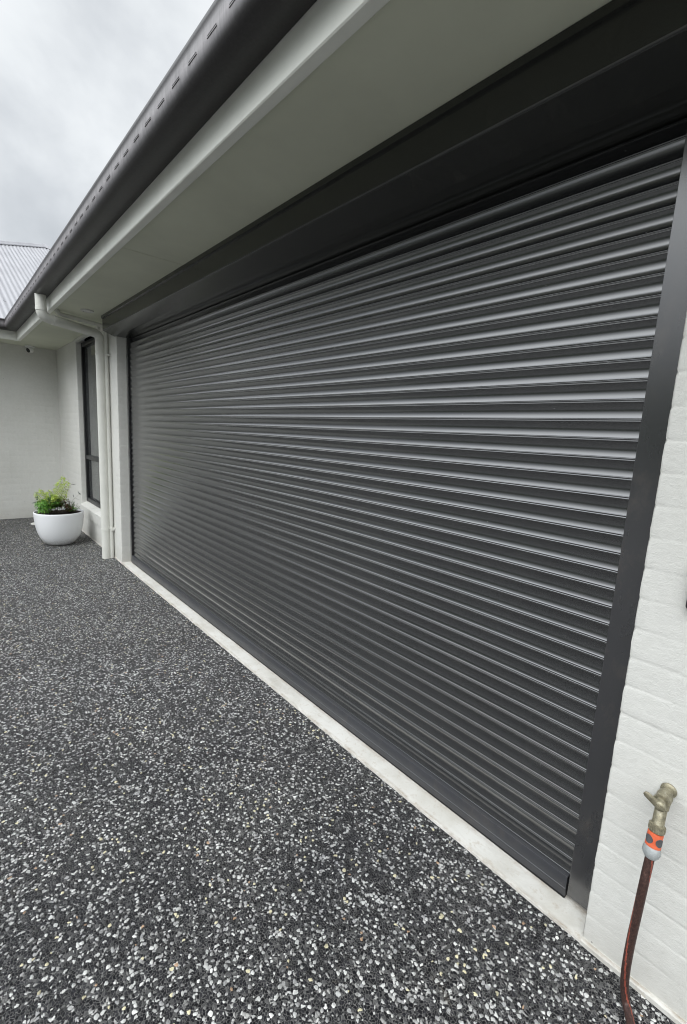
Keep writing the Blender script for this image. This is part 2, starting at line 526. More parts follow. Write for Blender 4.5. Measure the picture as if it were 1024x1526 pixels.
prof = [(.001,2.712),(.030,2.704),(.070,2.700),(.095,2.701),(.112,2.705),(.124,2.713),(.132,2.725),(.1365,2.740),(.139,2.765),(.1395,2.790),(.1385,2.806),
        (.141,2.812),(.143,2.822),(.140,2.831),(.133,2.834),(.126,2.831),(.124,2.822),(.127,2.812),(.134,2.806),(.136,2.79),(.134,2.76),(.12,2.73),(.09,2.708),(.03,2.710),(.004,2.72),(.004,2.80),(.001,2.80)]
mb = MB(); n = len(prof)
xs_g = [8.2 - i*(8.2+2.53)/60 for i in range(61)]
v = []; f = []
rings = 0
for i in range(60):
    x = 8.2 - i*(8.2-(-2.40))/59
    wv = .0015*noise.noise(Vector((x*.9, 0, 3)))
    for (d, z) in prof: v.append((x, yf - d - wv, z + wv*.8))
    rings += 1
for (d, z) in prof: v.append((xf + d, yf - d, z))
rings += 1
for (d, z) in prof: v.append((xf + d, -8.0, z))
rings += 1
for s_ in range(rings-1):
    for k in range(n):
        k2 = (k+1) % n
        f.append((s_*n+k, (s_+1)*n+k, (s_+1)*n+k2, s_*n+k2))
mb.add(v, f, 0)
x = 8.1
while x > -2.35:      # pressed overflow slots
    mb.cbox(x-.032, x+.032, yf-.1400, yf-.134, 2.7608, 2.7672, .0012, 1)
    mb.cbox(x-.034, x+.034, yf-.1408, yf-.136, 2.7575, 2.7608, .0012, 0)
    x -= .150
gut = mb.build('gutter', [M_GUTTER, M_SLOT], house, auto=50)

# ------------------------------------------------------------------ roofs
def corr_roof():
    k = math.tan(R(25)); xe = -2.58; ze = 2.80
    xa, ya = -8.92, .78
    mb = MB(); v = []; f = []
    ys = np.arange(ya-(xe-xa)+.05, ya+(xe-xa)-.2, .0760/6)
    cnt = 0
    for y in ys:
        hx = xa + abs(y-ya)
        sx_ = xe if y < -.58 else xe-(y+.58)
        if hx > sx_-.02: continue
        h = .0062*math.cos(2*math.pi*y/.076)
        for x in (sx_, hx):
            v.append((x - h*math.sin(R(25))*-1, y, ze + k*(xe-x) + h))
        cnt += 1
    for i in range(cnt-1):
        f.append((2*i, 2*i+1, 2*i+3, 2*i+2))
    mb.add(v, f)
    # the far slopes
    za = ze + k*(xe-xa)
    S = (xe, ya-(xe-xa), ze); Nn = (xe, ya+(xe-xa), ze); Wd = (2*xa-xe, ya-(xe-xa), ze); Wn = (2*xa-xe, ya+(xe-xa), ze); A = (xa, ya, za)
    dz = -.02
    mb.add([(S[0],S[1],S[2]+dz),(Wd[0],Wd[1],Wd[2]+dz),(A[0],A[1],A[2]+dz)], [(0,1,2)])
    mb.add([(Wd[0],Wd[1],Wd[2]+dz),(Wn[0],Wn[1],Wn[2]+dz),(A[0],A[1],A[2]+dz)], [(0,1,2)])
    mb.add([(Nn[0],Nn[1],Nn[2]+dz),(Wn[0],Wn[1],Wn[2]+dz),(A[0],A[1],A[2]+dz)], [(0,1,2)])
    mb.build('roof', M_ROOF, house, auto=60, fixn=False)
    # hip capping
    for q, E_ in enumerate((S, Nn)):
        mb = MB()
        a = Vector(A); e = Vector(E_)
        d = (e-a).normalized(); side = d.cross(Vector((0,0,1))).normalized(); up = side.cross(d).normalized()
        if q == 1:
            e = a + (e-a)*.55
        pr_ = [(-.13,-.030),(-.125,-.012),(-.04,.022),(-.02,.042),(0,.048),(.02,.042),(.04,.022),(.125,-.012),(.13,-.030)]
        v = []
        for p in (a - d*.05, e):
            for (s_, u_) in pr_: v.append(p + side*s_ + up*(u_ + .004*q))
        m_ = len(pr_); f = [(i, i+1, m_+i+1, m_+i) for i in range(m_-1)]
        mb.add(v, f)
        mb.build('ridge_cap', M_ROOF, house, auto=50, fixn=False)
corr_roof()
def garage_roof():
    k = math.tan(R(25)); ye = -.62; ze = 2.79
    mb = MB(); v = []; f = []; c = 0
    xs = np.arange(-8.0, 9.0, .076/4)
    for x in xs:
        sy = ye if x > -2.6 else ye + (-2.6-x)
        top = 5.5
        if sy > top-.05: continue
        h = .0085*math.cos(2*math.pi*x/.076)
        for y in (sy, top): v.append((x, y, ze + k*(y-ye) + h))
        c += 1
    for i in range(c-1): f.append((2*i, 2*i+2, 2*i+3, 2*i+1))
    mb.add(v, f)
    mb.add([(-8, 5.5, 2.79+k*6.12),(9, 5.5, 2.79+k*6.12),(9, 11.6, 2.79),(-8, 11.6, 2.79)], [(0,1,2,3)])
    mb.build('roof', M_ROOF, house, auto=60, fixn=False)
garage_roof()

# ------------------------------------------------------------------ lintel cladding
mb = MB()
YL = -.113
pr_ = [(YL-.012, ZS-.001),(YL-.012, ZS-.026),(YL, ZS-.028),(YL, 2.472),(YL+.004,2.4665),(-.004,2.4285),(.004,2.4255),(.150,2.4245),(.150,2.46),(.05,ZS-.001)]
xs = [-.052 + i*(W+.10+.052)/40 for i in range(41)]
v = []; f = []; n = len(pr_)
for x in xs:
    wv = .0011*noise.noise(Vector((x*1.3, 2, 0)))
    v += [(x, y + (wv if i in (3,4,5) else 0), z) for i, (y, z) in enumerate(pr_)]
for i in range(len(xs)-1):
    for k in range(n):
        k2 = (k+1) % n
        f.append((i*n+k, (i+1)*n+k, (i+1)*n+k2, i*n+k2))
f.append(tuple(range(n))); f.append(tuple(reversed(range((len(xs)-1)*n, len(xs)*n))))
mb.add(v, f)
mb.cbox(-.0535, W+.1, YL-.0022, YL+.002, 2.4690, 2.4735, .0008, 1)      # folded edge, coloured paler as a painted-in line of caught light
mb.build('lintel', [M_LINTEL, M_EDGE_GLINT], house, auto=25)

# ------------------------------------------------------------------ roller door
door = empty('garage_door', (0,0,0), house)
door['label'] = 'closed dark grey roller door with fine horizontal ribs'
P = .0567; ZR = .151
def chan(t):      # concave channel between two beads, t in mm
    u = (t-28.35)/23.6
    return 4.7*abs(u)**1.9 + .3*abs(u)**8
full = [(0,4.7),(.8,5.0),(1.6,5.7),(2.7,6.1),(3.8,5.9),(4.75,5.2)]
full += [(t, chan(t)) for t in (5.6,6.8,8.2,10.5,14,18,23,28.35,33.7,38.7,42.7,46.2,48.5,49.9,51.1)]
full += [(51.9,5.2),(52.8,5.9),(53.9,6.1),(55.1,5.7),(55.9,5.0)]
full = [(t/1000, o/1000) for t, o in full]
Y0 = .112
def curtain():
    ztop = 2.315; rad = .20
    s0 = .088 - ZR
    pts = []
    k = -1
    L_ = []
    for k in range(-2, 48):
        for (t, o) in full:
            s = k*P + t
            if s < s0: continue
            L_.append((s, o))
    send = (ztop-ZR) + rad*1.6
    for (s, o) in L_:
        if s > send: break
        zz = ZR + s
        if zz <= ztop: pts.append((Y0, zz, 0, -1, o))
        else:
            a = (zz-ztop)/rad
            pts.append((Y0 + rad*(1-math.cos(a)), ztop + rad*math.sin(a), a, 0, o))
    xs = [.066 + i*(4.885-.066)/44 for i in range(45)]
    v = []; n = len(pts)
    for x in xs:
        for j, (y, z, a, fl, o) in enumerate(pts):
            wv = .0007*noise.noise(Vector((x*.9, z*3.0, 1.3)))
            dz = .0010*noise.noise(Vector((x*.7, z*2.5, 8.1)))
            oo = o + wv
            v.append((x, y - oo*math.cos(a if fl == 0 else 0), z + dz + (oo*math.sin(a) if fl == 0 else 0)))
    f = []
    for i in range(len(xs)-1):
        for j in range(n-1):
            f.append((i*n+j, (i+1)*n+j, (i+1)*n+j+1, i*n+j+1))
    mesh_obj('curtain', v, f, M_DOOR, door, smooth=True)
curtain()

# bottom rail and rubber
mb = MB()
mb.extrude_x([(.088,.096),(.0865,.0935),(.0865,.052),(.0850,.0505),(.0850,.0480),(.0872,.0470),(.0875,.020),(.110,.020),(.112,.096)], [.066, 1.5, 3.2, 4.858])
mb.build('bottom_rail', M_RAIL, door, auto=35)
mb = MB()
mb.extrude_x([(.0875,.0195),(.0875,.009),(.094,.0065),(.104,.0065),(.108,.0195)], [.066, 4.858])
mb.build('rubber_seal', M_RUBBER, door, auto=40)

# guides
mb = MB()
mb.cbox(4.862, W+.004, .0925, .0965, .026, 2.424, .0012)
mb.cbox(4.862, 4.866, .0965, .15, .026, 2.424, .0008)
mb.build('guide', M_GUIDE, door)
mb = MB()
mb.cbox(-.003, .040, .0925, .0965, .012, 2.424, .0012)
mb.cbox(.036, .040, .0965, .15, .012, 2.424, .0008)
mb.build('guide', M_GUIDE, door)
# black enclosure added behind to keep the garage void dark
mb = MB()
mb.box(-.2, W+.2, .55, .56, 0.0, 3.0)
mb.box(-.2, W+.2, .152, .55, 2.9, 2.91)
mb.box(-.2, -.19, .17, .55, 0.0, 2.9)
mb.box(W+.19, W+.2, .17, .55, 0.0, 2.9)
mb.box(-.19, .062, .155, .165, 0.012, 2.9)
mb.box(4.89, W+.19, .162, .17, 0.012, 2.9)
mb.build('dark_enclosure', M_BLACK, door)

# ------------------------------------------------------------------ window
win = empty('window', (0,0,0), house)
mb = MB()
X0, X1, Z0, Z1 = -1.897, -.653, .440, 2.574
fw = .055
mb.cbox(X0, X0+fw, .06, .119, Z0, Z1, .003)
mb.cbox(X1-fw, X1, .06, .119, Z0, Z1, .003)
mb.cbox(X0+fw, X1-fw, .062, .119, Z1-fw, Z1, .003)
mb.cbox(X0+fw, X1-fw, .062, .119, Z0, Z0+fw, .003)
mb.cbox(X0+fw, X1-fw, .064, .119, 1.035, 1.09, .003)
mb.build('frame', M_FRAME, win, auto=40)
mg, nt, b = mat('window_glass', (.75,.78,.78), .03, .6)
b.inputs['Transmission Weight'].default_value = .95
b.inputs['IOR'].default_value = 1.45
for (a, c_) in ((Z0+fw, 1.035), (1.09, Z1-fw)):
    mb = MB(); mb.box(X0+fw, X1-fw, .094, .098, a, c_); mb.build('pane', mg, win)
mcur, nt, b = mat('curtain_fabric', (.42,.43,.45), .9, .1)
v = coords(nt, (1,1,1)); L(nt, ramp(nt, noise_n(nt, coords(nt, (30,1,.3)), 1.0, 3), [(.3,(.58,.60,.60)),(.7,(.74,.75,.75))]).outputs['Color'], b.inputs['Base Color'])
mb = MB(); v = []; f = []
for i in range(60):
    x = -1.70 + i*(1.05)/59
    y = .20 + .018*math.sin(i*1.3)
    v += [(x, y, .45), (x, y, 2.57)]
for i in range(59): f.append((2*i, 2*i+2, 2*i+3, 2*i+1))
mb.add(v, f); mb.build('drape', mcur, win, smooth=True, fixn=False)
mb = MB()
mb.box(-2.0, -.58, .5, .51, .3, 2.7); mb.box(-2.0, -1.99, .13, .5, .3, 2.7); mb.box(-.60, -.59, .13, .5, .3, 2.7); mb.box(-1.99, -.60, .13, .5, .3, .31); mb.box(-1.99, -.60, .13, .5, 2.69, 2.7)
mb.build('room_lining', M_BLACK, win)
# sloping brick sill
mb = MB()
nb = 11
for i in range(nb):
    a = -1.9 + i*1.25/nb; c_ = a + 1.25/nb
    dy = random.uniform(-.0015,.0015); dz = random.uniform(-.001,.001)
    mb.extrude_x([(-.014+dy,.262),(-.020+dy,.392+dz),(-.012+dy,.402+dz),(.119,.449+dz),(.119,.262)], [a+.0012, c_-.0012])
mb.build('sill', M_BRICK, win, auto=30)

# ------------------------------------------------------------------ downpipes
def arc_path(pts, rad, n=8):
    out = [Vector(pts[0])]
    for i in range(1, len(pts)-1):
        p = Vector(pts[i]); a = (Vector(pts[i-1])-p).normalized(); b = (Vector(pts[i+1])-p).normalized()
        ang = a.angle(b); t = rad/math.tan(ang/2)
        A = p + a*t; B = p + b*t
        for k in range(n+1):
            s = k/n
            q = A*(1-s)**2 + p*2*s*(1-s) + B*s**2
            out.append(q)
    out.append(Vector(pts[-1]))
    return out
PX, PY = -.315, -.080
mb = MB()
mb.tube(arc_path([(-.105,-.632,2.712),(-.105,-.632,2.510),(PX,PY,2.470),(PX,PY,.0)], .075, 10), .046, 28)
for (a, b_) in (((-.105,-.632,2.56),(-.105,-.632,2.595)), ((PX,PY,2.30),(PX,PY,2.37))):
    mb.tube([a, (a[0],a[1],a[2]+.002), (b_[0],b_[1],b_[2]-.002), b_], [.046,.0485,.0485,.046], 28)
# socket on the sloping run
a = Vector((-.105,-.632,2.510)); bdir = (Vector((PX,PY,2.470))-a).normalized()
mb.tube([a+bdir*.10, a+bdir*.102, a+bdir*.135, a+bdir*.137], [.046,.0487,.0487,.046], 28)
dp = mb.build('downpipe', M_PIPE, house, auto=40)
for z in (2.262, .338):
    mb = MB()
    mb.lathe([(.0462,-.012),(.0495,-.010),(.0495,.010),(.0462,.012)], (PX, PY, z), 32)
    mb.cbox(PX+.035, PX+.075, -.040, -.0005, z-.010, z+.010, .002)
    mb.build('clip', M_PIPE, dp, auto=40)
TX, TY = -.285, -.0280
mb = MB()
mb.tube(arc_path([(-.16,-.50,2.606),(-.165,-.47,2.575),(TX,TY,2.555),(TX,TY,.0)], .03, 8), .0205, 20)
tp = mb.build('drain_pipe', M_PIPE, house, auto=40)
for z in (2.262, .352):
    mb = MB(); mb.lathe([(.0206,-.012),(.0235,-.010),(.0235,.010),(.0206,.012)], (TX, TY, z), 24)
    mb.cbox(TX+.018, TX+.055, -.014, -.0005, z-.009, z+.009, .002)
    mb.build('clip', M_PIPE, tp, auto=40)

# soffit vent
mb = MB()
mb.lathe([(.001,-.012),(.030,-.012),(.034,-.008),(.038,-.014),(.056,-.011),(.060,-.004),(.060,.0)], (.074,-.276,ZS-.0005), 40)
mb.build('soffit_vent', M_SILLP, house, auto=40)

# ------------------------------------------------------------------ ground
def structure(name, mb, m, **kw):
    o = mb.build(name, m, None, **kw); o['kind'] = 'structure'; return o
mb = MB()
mb.add([(-60,-90,0),(60,-90,0),(60,30,0),(-60,30,0)], [(0,1,2,3)])
structure('driveway', mb, M_AGG, fixn=False)
mb = MB(); v = []; f = []
prs = [(-.0095,.0005),(-.0085,.0085),(-.004,.0105),(.006,.0115),(.30,.0118),(.30,.0005)]
xs = [0.0 + i*W/160 for i in range(161)]
for x in xs:
    j = .0022*noise.noise(Vector((x*7, 0, 0))) + .0012*noise.noise(Vector((x*31, 0, 5)))
    jz = .0010*noise.noise(Vector((x*5, 3, 0)))
    v += [(x, y + (j if i < 4 else 0), z + (jz if 0 < i < 5 else 0)) for i, (y, z) in enumerate(prs)]
n = len(prs)
for i in range(160):
    for k in range(n-1): f.append((i*n+k, (i+1)*n+k, (i+1)*n+k+1, i*n+k+1))
f.append(tuple(range(n))); f.append(tuple(reversed(range(160*n, 161*n))))
mb.add(v, f)
structure('threshold_strip', mb, M_CONC, auto=40)

mb = MB(); v = []; f = []
for i in range(121):
    a = R(95 + i*170/120)     # clockwise from +Y: sweeps round behind the photographer
    for (r_, hh) in ((30, 0), (33, .55), (38, 1.0), (46, 1.15), (60, .9)):
        h_ = hh*(7.0 + 2.2*noise.noise(Vector((a*3.1, r_*.05, 0))) + .9*noise.noise(Vector((a*14, r_*.2, 4))))
        v.append((r_*math.sin(a), r_*math.cos(a) - 2, h_ - .05))
for i in range(120):
    for k in range(4): f.append((i*5+k, (i+1)*5+k, (i+1)*5+k+1, i*5+k+1))
mb.add(v, f)
m_added_bank, nt, b = mat('added_bank_green', (.04,.06,.03), .9, .1)
L(nt, ramp(nt, noise_n(nt, coords(nt), .8, 6, .7), [(.3,(.02,.03,.015)),(.7,(.07,.09,.045))]).outputs['Color'], b.inputs['Base Color'])
structure('added_bank', mb, m_added_bank, smooth=True)  # unseen bank added to darken the low horizon in door reflections

# ------------------------------------------------------------------ garden tap
m_brass, nt, b = mat('aged_brass', (.30,.25,.15), .48, .5, .55)
v = coords(nt)
L(nt, ramp(nt, noise_n(nt, v, 90, 5, .7), [(.3,(.15,.135,.095)),(.55,(.33,.30,.21)),(.8,(.50,.48,.39))]).outputs['Color'], b.inputs['Base Color'])
bump(nt, b, noise_n(nt, v, 300, 4, .7), .25, .001)
m_or, nt, b = mat('orange_plastic', (.85,.13,.035), .45, .4)
L(nt, ramp(nt, noise_n(nt, coords(nt), 60, 4), [(.3,(.58,.11,.045)),(.7,(.72,.15,.065))]).outputs['Color'], b.inputs['Base Color'])
m_gp, nt, b = mat('grey_plastic', (.35,.37,.37), .5, .4)
L(nt, ramp(nt, noise_n(nt, coords(nt), 60, 4), [(.3,(.28,.30,.30)),(.7,(.40,.42,.42))]).outputs['Color'], b.inputs['Base Color'])
m_dg, nt, b = mat('dark_grey_grip', (.09,.09,.095), .6, .4)
L(nt, ramp(nt, noise_n(nt, coords(nt), 80, 4), [(.3,(.07,.07,.075)),(.7,(.11,.11,.115))]).outputs['Color'], b.inputs['Base Color'])

tap = empty('garden_tap', (5.096, 0, .64))
tag(tap, 'aged brass garden tap with lever handle screwed to the pale brick wall', 'tap')
tx, tz = 5.094, .640
mb = MB()
mb.lathe([(.001,.0),(.019,.0),(.019,.004),(.0165,.0065),(.0125,.008),(.0125,.026),(.0175,.030),(.0185,.040),(.0175,.052),(.0155,.054)], (tx,0,tz), 28, axis='y')
mb.lathe([(.012,.053),(.0185,.053),(.0195,.056),(.0195,.066),(.0185,.069),(.0125,.070),(.0110,.080),(.0085,.081),(.0085,.090),(.001,.090)], (tx,0,tz+.002), 6, axis='y')
spout = arc_path([(tx,-.042,tz),(tx+.002,-.066,tz-.020),(tx+.004,-.0835,tz-.056)], .014, 6)
mb.tube(spout, [.0165,.0160] + [.0148]*(len(spout)-6) + [.0138,.0132,.0138,.0138], 20)
mb.build('spout', m_brass, tap, auto=35)
mb = MB()
mb.lathe([(.001,.082),(.0115,.082),(.0130,.085),(.0130,.094),(.010,.098),(.0055,.099),(.0055,.103),(.001,.104)], (tx+.002,0,tz+.004), 20, axis='y')
# flat lever with a rounded end, sweeping left and a little up
v = []; f = []; st_ = 9
for i in range(st_):
    t = i/(st_-1)
    c_ = Vector((tx+.014-.047*t, -.091-.006*t, tz-.004+.026*t))
    hw = .0115*(1-t)+.0075*t if i not in (0, st_-1) else .004
    th = .0042*(1-t)+.0034*t
    ax = Vector((-.040,0,.026)).normalized(); pn = Vector((ax.z,0,-ax.x))
    for (a_, b_) in ((-1,-.5),(-.6,-1),(.6,-1),(1,-.5),(1,.5),(.6,1),(-.6,1),(-1,.5)):
        v.append(c_ + pn*hw*a_ + Vector((0,1,0))*th*b_)
for i in range(st_-1):
    for k in range(8):
        k2 = (k+1) % 8; f.append((i*8+k, i*8+k2, (i+1)*8+k2, (i+1)*8+k))
f.append(tuple(range(8))); f.append(tuple(range((st_-1)*8, st_*8)))
mb.add(v, f)
mb.build('handle', m_brass, tap, auto=45)
recenter(tap)

# hose with its click connector
hose = empty('garden_hose', (5.10, -.1, 0))
tag(hose, 'dark brown garden hose with red stripes hanging from the brass tap', 'hose')
ca = Vector((tx+.004,-.083,tz-.052)); cd = Vector((.0,-.22,-1)).normalized()
def along(prof, c, d, n=32, mbx=None, m=0, mfn=None):
    pts = [c + d*h for (h, r) in prof]; mbx.tube(pts, [r for (h, r) in prof], n, True, m, mfn)
mb = MB()   # ribbed threaded nut
prof = [(.0,.0140),(.002,.0175),(.019,.0182),(.021,.0172),(.0215,.015)]
along(prof, ca, cd, 32, mb)
for k in range(20):
    a = 2*math.pi*k/20
    U = cd.orthogonal().normalized(); Wv = cd.cross(U)
    o_ = (U*math.cos(a)+Wv*math.sin(a))*.0177
    mb.tube([ca+o_+cd*.003, ca+o_+cd*.018], .0014, 6)
mb.build('adaptor_nut', m_brass, hose, auto=40)
cb = ca + cd*.0225
mb = MB()
along([(0,.0155),(.0008,.0172),(.003,.0178),(.018,.0170),(.034,.0182),(.0365,.0182),(.037,.016)], cb, cd, 40, mb)
conn = mb.build('connector', m_or, hose, auto=40)
mb = MB()   # four oval grips lying on the orange sleeve
U = cd.orthogonal().normalized(); Wv = cd.cross(U)
for q in range(4):
    a0 = R(78) + q*math.pi/2
    v = []; f = []
    ring = [(0,0)] + [(math.cos(2*math.pi*k/20), math.sin(2*math.pi*k/20)) for k in range(20)]
    for (s, t) in ring:
        aa = a0 + s*.60; hh = .019 + t*.0105
        rr = .0172 + .0013 if (s, t) == (0,0) else .0172 + .0010 + abs(t)*.0005
        v.append(cb + (U*math.cos(aa)+Wv*math.sin(aa))*rr + cd*hh)
    base = len(v)
    for (s, t) in ring[1:]:
        aa = a0 + s*.64; hh = .019 + t*.0112
        v.append(cb + (U*math.cos(aa)+Wv*math.sin(aa))*.0160 + cd*hh)
    for k in range(20):
        k2 = (k+1) % 20
        f.append((0, 1+k, 1+k2)); f.append((1+k, base+k, base+k2, 1+k2))
    mb.add(v, f)
mb.build('grip', m_dg, conn, auto=50)
mb = MB()
along([(0,.0165),(.001,.0176),(.0035,.0190),(.010,.0205),(.018,.0200),(.026,.0165),(.031,.0130),(.0315,.011)], cb + cd*.0372, cd, 32, mb)
for k in range(14):
    a = 2*math.pi*k/14
    o_ = (U*math.cos(a)+Wv*math.sin(a))
    mb.tube([cb+cd*.049+o_*.0202, cb+cd*.062+o_*.0166], .0012, 6)
mb.build('collar', m_gp, hose, auto=40)
m_hose, nt, b = mat('hose_rubber', (.035,.022,.02), .5, .4)
vv = coords(nt)
c = ramp(nt, noise_n(nt, vv, 120, 5, .7), [(.35,(.035,.018,.016)),(.6,(.08,.042,.034)),(.75,(.14,.085,.065))]).outputs['Color']
ck = N(nt, 'ShaderNodeTexChecker'); ck.inputs['Scale'].default_value = 300; L(nt, coords(nt, (1,1,.6)), ck.inputs['Vector'])
c = mixc(nt, math_n(nt, 'MULTIPLY', ck.outputs['Fac'], .3), c, (.008,.006,.006))
L(nt, c, b.inputs['Base Color'])
m_hs, nt, b = mat('hose_stripe', (.42,.07,.035), .5, .4)
L(nt, ramp(nt, noise_n(nt, coords(nt), 150, 5, .7), [(.3,(.12,.035,.025)),(.6,(.34,.085,.055))]).outputs['Color'], b.inputs['Base Color'])
ce = cb + cd*.066
ctrl = [ce, ce+cd*.04, Vector((5.098,-.118,.42)), Vector((5.096,-.118,.33)), Vector((5.093,-.112,.24)), Vector((5.092,-.106,.160)), Vector((5.092,-.088,.080)), Vector((5.100,-.082,.026)), Vector((5.118,-.105,.0125)), Vector((5.150,-.165,.0112)), Vector((5.21,-.28,.0112)), Vector((5.36,-.46,.0112)), Vector((5.62,-.60,.0112)), Vector((6.0,-.66,.0112)), Vector((6.6,-.55,.0112))]
def catmull(P_, n=10):
    out = []
    for i in range(len(P_)-1):
        p0 = P_[max(i-1,0)]; p1 = P_[i]; p2 = P_[i+1]; p3 = P_[min(i+2, len(P_)-1)]
        for k in range(n):
            t = k/n
            out.append(.5*((2*p1)+(-p0+p2)*t+(2*p0-5*p1+4*p2-p3)*t*t+(-p0+3*p1-3*p2+p3)*t**3))
    out.append(P_[-1]); return out
mb = MB()
hn = 32
mb.tube(catmull(ctrl), .0108, hn, True, 0, lambda i, k: 1 if (k + i//4) % 16 in (3,4) else 0)
mb.build('tube', [m_hose, m_hs], hose, smooth=True)
recenter(hose)

# ------------------------------------------------------------------ keypad at the edge of the wall
kp = empty('door_keypad', (5.09, 0, 1.2))
tag(kp, 'small black box with rounded corners on the pale brick wall above the tap', 'keypad')
m_kp, nt, b = mat('keypad_plastic', (.02,.02,.024), .4, .5)
L(nt, ramp(nt, noise_n(nt, coords(nt), 90, 4), [(.3,(.016,.016,.02)),(.7,(.028,.028,.032))]).outputs['Color'], b.inputs['Base Color'])
def rounded_plate(x0, x1, z0, z1, y0, y1, r, mb, inset=.003):
    def ring(g, y):
        o_ = []
        for (cx, cz, a0) in ((x1-r, z1-r, 0), (x0+r, z1-r, 90), (x0+r, z0+r, 180), (x1-r, z0+r, 270)):
            for k in range(7):
                a = R(a0 + 15*k); o_.append((cx + (r-g)*math.cos(a), y, cz + (r-g)*math.sin(a)))
        return o_
    rs = [ring(0, y0), ring(0, y1+inset), ring(inset*.4, y1+inset*.3), ring(inset, y1)]
    v = sum(rs, []); n = 28; f = []
    for i in range(3):
        for k in range(n):
            k2 = (k+1) % n; f.append((i*n+k, i*n+k2, (i+1)*n+k2, (i+1)*n+k))
    f.append(tuple(range(3*n, 4*n))); mb.add(v, f)
mb = MB(); rounded_plate(5.0605, 5.130, 1.148, 1.275, -.0005, -.024, .010, mb); mb.build('case', m_kp, kp, auto=40)
mb = MB(); rounded_plate(5.0655, 5.125, 1.170, 1.268, -.0245, -.027, .006, mb, .0015); mb.build('cover', m_kp, kp, auto=40)
recenter(kp)

# ------------------------------------------------------------------ security camera
cam_t = empty('security_camera', (-3.12, -.37, ZS))
tag(cam_t, 'small white dome security camera under the eave in the far corner', 'camera')
m_wp, nt, b = mat('white_plastic', (.75,.75,.73), .35, .5)
L(nt, ramp(nt, noise_n(nt, coords(nt), 12, 4), [(.3,(.70,.70,.68)),(.7,(.78,.78,.76))]).outputs['Color'], b.inputs['Base Color'])
cx, cy = -3.15, -.355
mb = MB()
mb.lathe([(.058,0),(.060,-.004),(.060,-.018),(.054,-.024),(.001,-.024)], (cx, cy, ZS-.0005), 36)
mb.build('base', m_wp, cam_t, auto=40)
mb = MB()
v = []; f = []
bm = bmesh.new(); bmesh.ops.create_uvsphere(bm, u_segments=32, v_segments=20, radius=.049)
ld = Vector((.45,-.75,-.35)).normalized()
for q in bm.verts:
    d_ = q.co.dot(ld)
    if d_ > .034: q.co -= ld*(d_-.034)
    q.co += Vector((cx, cy, ZS-.058))
mb.add([tuple(q.co) for q in bm.verts], [tuple(w.index for w in q.verts) for q in bm.faces]); bm.free()
mb.build('body', m_wp, cam_t, auto=40)
m_lens, nt, b = mat('lens_black', (.008,.008,.01), .12, .6)
L(nt, ramp(nt, noise_n(nt, coords(nt), 30, 3), [(.3,(.006,.006,.008)),(.7,(.012,.012,.014))]).outputs['Color'], b.inputs['Base Color'])
mb = MB()
c0_ = Vector((cx, cy, ZS-.058)) + ld*.0335
mb.tube([c0_, c0_+ld*.0025, c0_+ld*.004], [.0335,.0330,.024], 32)
mb.build('lens', m_lens, cam_t, auto=40)
recenter(cam_t)

# ------------------------------------------------------------------ drain cover
m_dc = m_paint('drain_plastic', (.66,.66,.62), .5, .06, 20, .1)
mb = MB()
mb.lathe([(.001,.010),(.050,.010),(.054,.014),(.078,.014),(.084,.010),(.086,.001)], (-2.70,-.44,0), 40)
o = mb.build('drain_cover', m_dc, None, auto=40)
tag(o, 'flat white round cover on the dark ground behind the plant pot', 'drain cover')

# ------------------------------------------------------------------ pot and plants
PC = Vector((-1.28,-.38,0))
pot = empty('plant_pot', PC)
tag(pot, 'round white glossy bowl planter on dark aggregate beneath the window', 'plant pot')
m_pot, nt, b = mat('white_glazed_pot', (.80,.81,.82), .28, .5)
g = N(nt, 'ShaderNodeNewGeometry'); sx = N(nt, 'ShaderNodeSeparateXYZ'); L(nt, g.outputs['Position'], sx.inputs[0])
low = math_n(nt, 'SUBTRACT', 1.0, math_n(nt, 'MULTIPLY', sx.outputs['Z'], 9.0), clamp=True)
vo = noise_n(nt, coords(nt), 55, 6, .75)
dm = math_n(nt, 'MULTIPLY', low, ramp(nt, vo, [(.36,(0,0,0)),(.58,(1,1,1))]).outputs['Color'])
L(nt, mixc(nt, math_n(nt, 'MULTIPLY', dm, .75), (.80,.81,.82), (.30,.28,.25)), b.inputs['Base Color'])
RT, HP = .272, .415
outer = [(.001,.0),(.118,.0),(.140,.006),(.168,.028),(.196,.062),(.222,.110),(.243,.170),(.257,.235),(.266,.310),(.271,.380),(.272,.406)]
rim = [(.2705,.412),(.2665,.415),(.262,.4145),(.2585,.410)]
inner = [(.256,.36),(.250,.30),(.001,.30)]
mb = MB(); mb.lathe(outer+rim+inner, (PC.x,PC.y,0), 72)
mb.build('bowl', m_pot, pot, auto=60)
m_soil, nt, b = mat('soil', (.02,.015,.012), .95, .2)
L(nt, ramp(nt, noise_n(nt, coords(nt), 70, 6, .7), [(.3,(.008,.006,.005)),(.7,(.045,.03,.022))]).outputs['Color'], b.inputs['Base Color'])
mb = MB(); v = [(PC.x,PC.y,.392)]; f = []
rr = [.03,.07,.11,.15,.19,.225,.2545]
for r_ in rr:
    for k in range(40):
        a = 2*math.pi*k/40
        p = (PC.x+r_*math.cos(a), PC.y+r_*math.sin(a))
        v.append((p[0], p[1], .388 + .012*noise.noise(Vector((p[0]*22, p[1]*22, 0)))))
for k in range(40): f.append((0, 1+k, 1+(k+1)%40))
for i in range(len(rr)-1):
    for k in range(40):
        k2 = (k+1)%40; f.append((1+i*40+k, 1+(i+1)*40+k, 1+(i+1)*40+k2, 1+i*40+k2))
mb.add(v, f); mb.build('soil', m_soil, pot, smooth=True)
recenter(pot)

